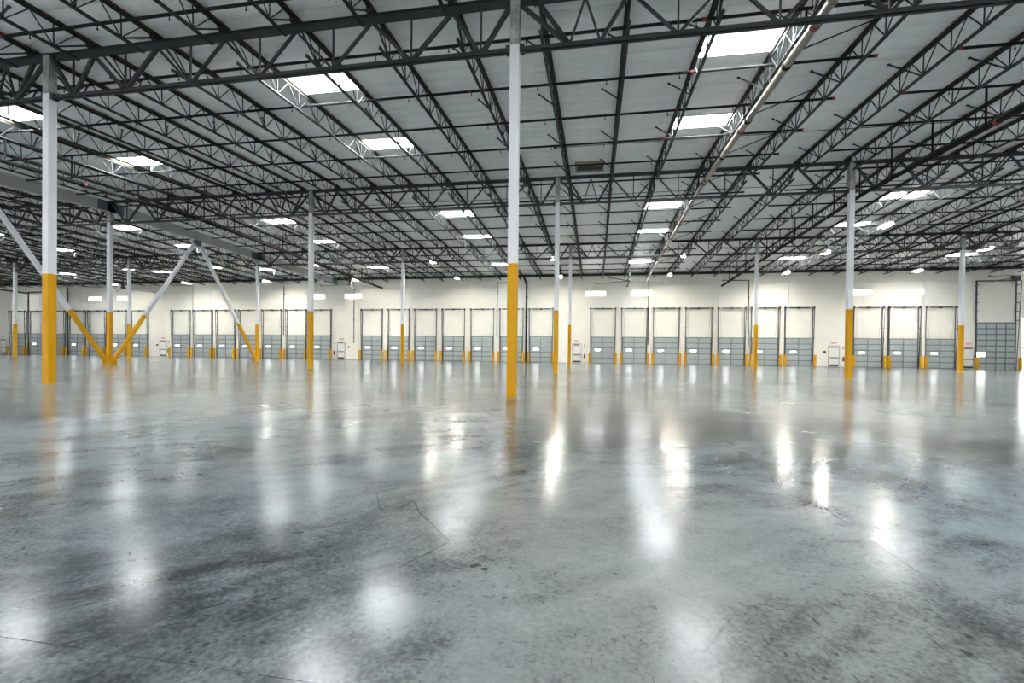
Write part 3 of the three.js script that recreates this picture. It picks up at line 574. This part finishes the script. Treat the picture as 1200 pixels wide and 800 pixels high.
// ---------------------------------------------------------------- exit doors, signs, extinguishers, wall devices
const font = await new FontLoader().loadAsync('fonts/droid/droid_sans_bold.typeface.json');
{
  const z = -WALLZ, xs = [[-97.2, 'far left edge'], [-66.05, 'left of the V brace foot'], [-36.05, 'left of centre'], [-2.4, 'by the slimmest column'], [28.2, 'right of centre'], [42.15, 'by the tall drive-in door']];
  const letters = new TextGeometry('EXIT', { font, size: 0.2, depth: 0.012, curveSegments: 3 }); letters.computeBoundingBox(); letters.translate(-(letters.boundingBox.max.x) / 2, -0.1, 0);
  xs.forEach(([x, w], i) => {
    const d = struct('door_' + (i + 1)); d.position.set(x, 0, z);
    mesh('leaf', box(-0.52, 0.52, 0.02, 2.42, 0, 0.06), M.doorWhite, d);
    mesh('frame', mergeGeometries([box(-0.62, -0.53, 0, 2.52, 0, 0.1), box(0.53, 0.62, 0, 2.52, 0, 0.1), box(-0.53, 0.53, 2.43, 2.52, 0, 0.1)]), M.frameGrey, d);
    mesh('closer', box(-0.4, 0.35, 2.27, 2.39, 0.06, 0.16), M.dark, d); mesh('push_bar', box(-0.5, 0.5, 1.02, 1.12, 0.07, 0.14), M.dark, d); mesh('kick_plate', box(-0.48, 0.48, 0.05, 0.26, 0.06, 0.07), M.dark, d);
    const s = thing('exit_sign', `small white exit sign with red letters over exit door ${w}`, 'sign', 'exit signs'); s.position.set(x, 2.86, z);
    mesh('sign_box', box(-0.36, 0.36, -0.17, 0.17, 0, 0.08), M.doorWhite, s); mesh('sign_letters', letters, M.exitRed, s).position.z = 0.081;
    if (i === 5) return;
    const e = thing('fire_extinguisher', `red fire extinguisher on wall beside exit door ${w}`, 'extinguisher', 'wall fire extinguishers'); e.position.set(x + (i === 1 || i === 2 ? (i === 1 ? 1.0 : -1.05) : 1.0), 0.62, z + 0.12);
    mesh('cylinder', new THREE.LatheGeometry([[0, 0], [0.09, 0], [0.1, 0.03], [0.1, 0.42], [0.06, 0.5], [0.03, 0.53], [0, 0.53]].map((p) => new THREE.Vector2(...p)), 12), M.red, e);
    mesh('valve', box(-0.03, 0.03, 0.53, 0.6, -0.06, 0.09), M.dark, e); mesh('hose', tube(new THREE.Vector3(0.06, 0.55, 0.05), new THREE.Vector3(0.11, 0.15, 0.05), 0.014, 6), M.dark, e);
    const p = thing('extinguisher_sign', `narrow red sign above extinguisher by exit door ${w}`, 'sign', 'extinguisher signs'); p.position.set(e.position.x, 1.95, z);
    mesh('plate', box(-0.06, 0.06, 0, 0.55, 0, 0.02), M.doorWhite, p); mesh('stripe', box(-0.05, 0.05, 0.1, 0.5, 0.02, 0.024), M.red, p);
    const bl = thing('alarm_bell', `round dark bell on wall beside exit door ${w}`, 'bell', 'wall bells'); bl.position.set(x + (i === 2 || i === 1 ? -0.2 : -1.0) + (i === 2 ? 1.35 : i === 1 ? -0.9 : 0), 1.75, z);
    mesh('gong', new THREE.CylinderGeometry(0.13, 0.15, 0.09, 16).rotateX(Math.PI / 2).translate(0, 0, 0.05), M.dark, bl);
    mesh('gong_cap', new THREE.SphereGeometry(0.07, 10, 6).translate(0, 0, 0.09), M.dark, bl);
  });
  // clerestory windows
  const cw = [[-78.8, 9.0], [-73.3, 9.0], [-40.0, 9.0], [-34.25, 9.02], [-0.06, 9.04], [5.84, 9.0], [30.95, 8.85], [36.2, 8.8]];
  cw.forEach(([x, y], i) => {
    const w = struct('window_' + (i + 1)); w.position.set(x, y, z);
    mesh('window_pane', box(-1.3, 1.3, -0.33, 0.33, 0.0, 0.03), M.dayGlow, w);
    mesh('window_frame', mergeGeometries([box(-1.36, 1.36, 0.33, 0.38, 0, 0.05), box(-1.36, 1.36, -0.38, -0.33, 0, 0.05), box(-1.36, -1.3, -0.33, 0.33, 0, 0.05), box(1.3, 1.36, -0.33, 0.33, 0, 0.05)]), M.pipeWhite, w);
    areaLight(2.6, 0.66, 6, new THREE.Color(1, 1, 1), new THREE.Vector3(x, y, z + 0.06), new THREE.Vector3(x, y, 50));
  });
  // pipes and conduits on the dock wall
  const run = (pts, r, mat, lab, cat = 'pipe') => { const t = thing('wall_pipe', lab, cat); mesh('pipe', pipePath(pts.map((p) => new THREE.Vector3(p[0], p[1], z + 0.02 + r + (p[2] || 0))), r, 8), mat, t); const top = pts.length - 1; for (let k = 0; k < top; k++) if (Math.abs(pts[k][0] - pts[k + 1][0]) < 0.05) for (let y = Math.min(pts[k][1], pts[k + 1][1]) + 0.8; y < Math.max(pts[k][1], pts[k + 1][1]); y += 2.6) mesh('clamp', box(pts[k][0] - r - 0.05, pts[k][0] + r + 0.05, y, y + 0.05, z, z + 0.04 + 2 * r), mat, t); };
  run([[-9.5, 11.3, 0.4], [-9.15, 10.4], [-9.15, 0]], 0.11, M.pipeBlack, 'thick black riser pipe down wall beside the sixth centre dock door');
  run([[-10.2, 10.62], [-13.15, 10.62], [-13.15, 3.4]], 0.05, M.pipeBlack, 'thin conduit bending down wall left of the thick black riser', 'conduit');
  run([[15.4, 10.5], [18.56, 10.5], [18.56, 2.35]], 0.05, M.pipeBlack, 'thin drain pipe down wall left of the fifth right dock door');
  run([[6.62, 11.2], [6.62, 2.4]], 0.045, M.pipeBlack, 'thin pipe down wall under the centre right ceiling fan');
  run([[-34.1, 10.6], [-34.1, 2.3]], 0.04, M.pipeBlack, 'thin conduit down wall under the left ceiling fan', 'conduit');
  run([[-45.25, 10.6], [-45.25, 3.4]], 0.05, M.pipeBlack, 'thin pipe down wall between left dock doors near braced line');
  run([[-64.2, 10.85], [-60.8, 10.85], [-60.8, 0]], 0.12, M.pipeWhite, 'cream downpipe bending down wall in the left door group');
  run([[-84.2, 10.9], [-84.0, 0]], 0.1, M.pipeBlack, 'black riser pipe down wall behind the big left column');
  run([[-89.0, 10.2], [-92.05, 10.2], [-92.05, 0]], 0.07, M.pipeBlack, 'dark pipe down wall beside the leftmost slim column');
  run([[-76.2, 10.2], [-76.2, 0.2]], 0.06, M.pipeWhite, 'cream conduit down wall behind the V brace foot', 'conduit');
  run([[37.5, 10.1], [37.5, 0]], 0.18, M.pipeWhite, 'wide cream downpipe between the last two dock doors at right');
  run([[-41.2, 10.2], [-41.2, 0.2]], 0.05, M.pipeWhite, 'cream conduit down wall behind second row left column', 'conduit');
}

scene.traverse((o) => { if (o.isMesh) { o.castShadow = true; o.receiveShadow = true; } });
renderer.render(scene, camera);
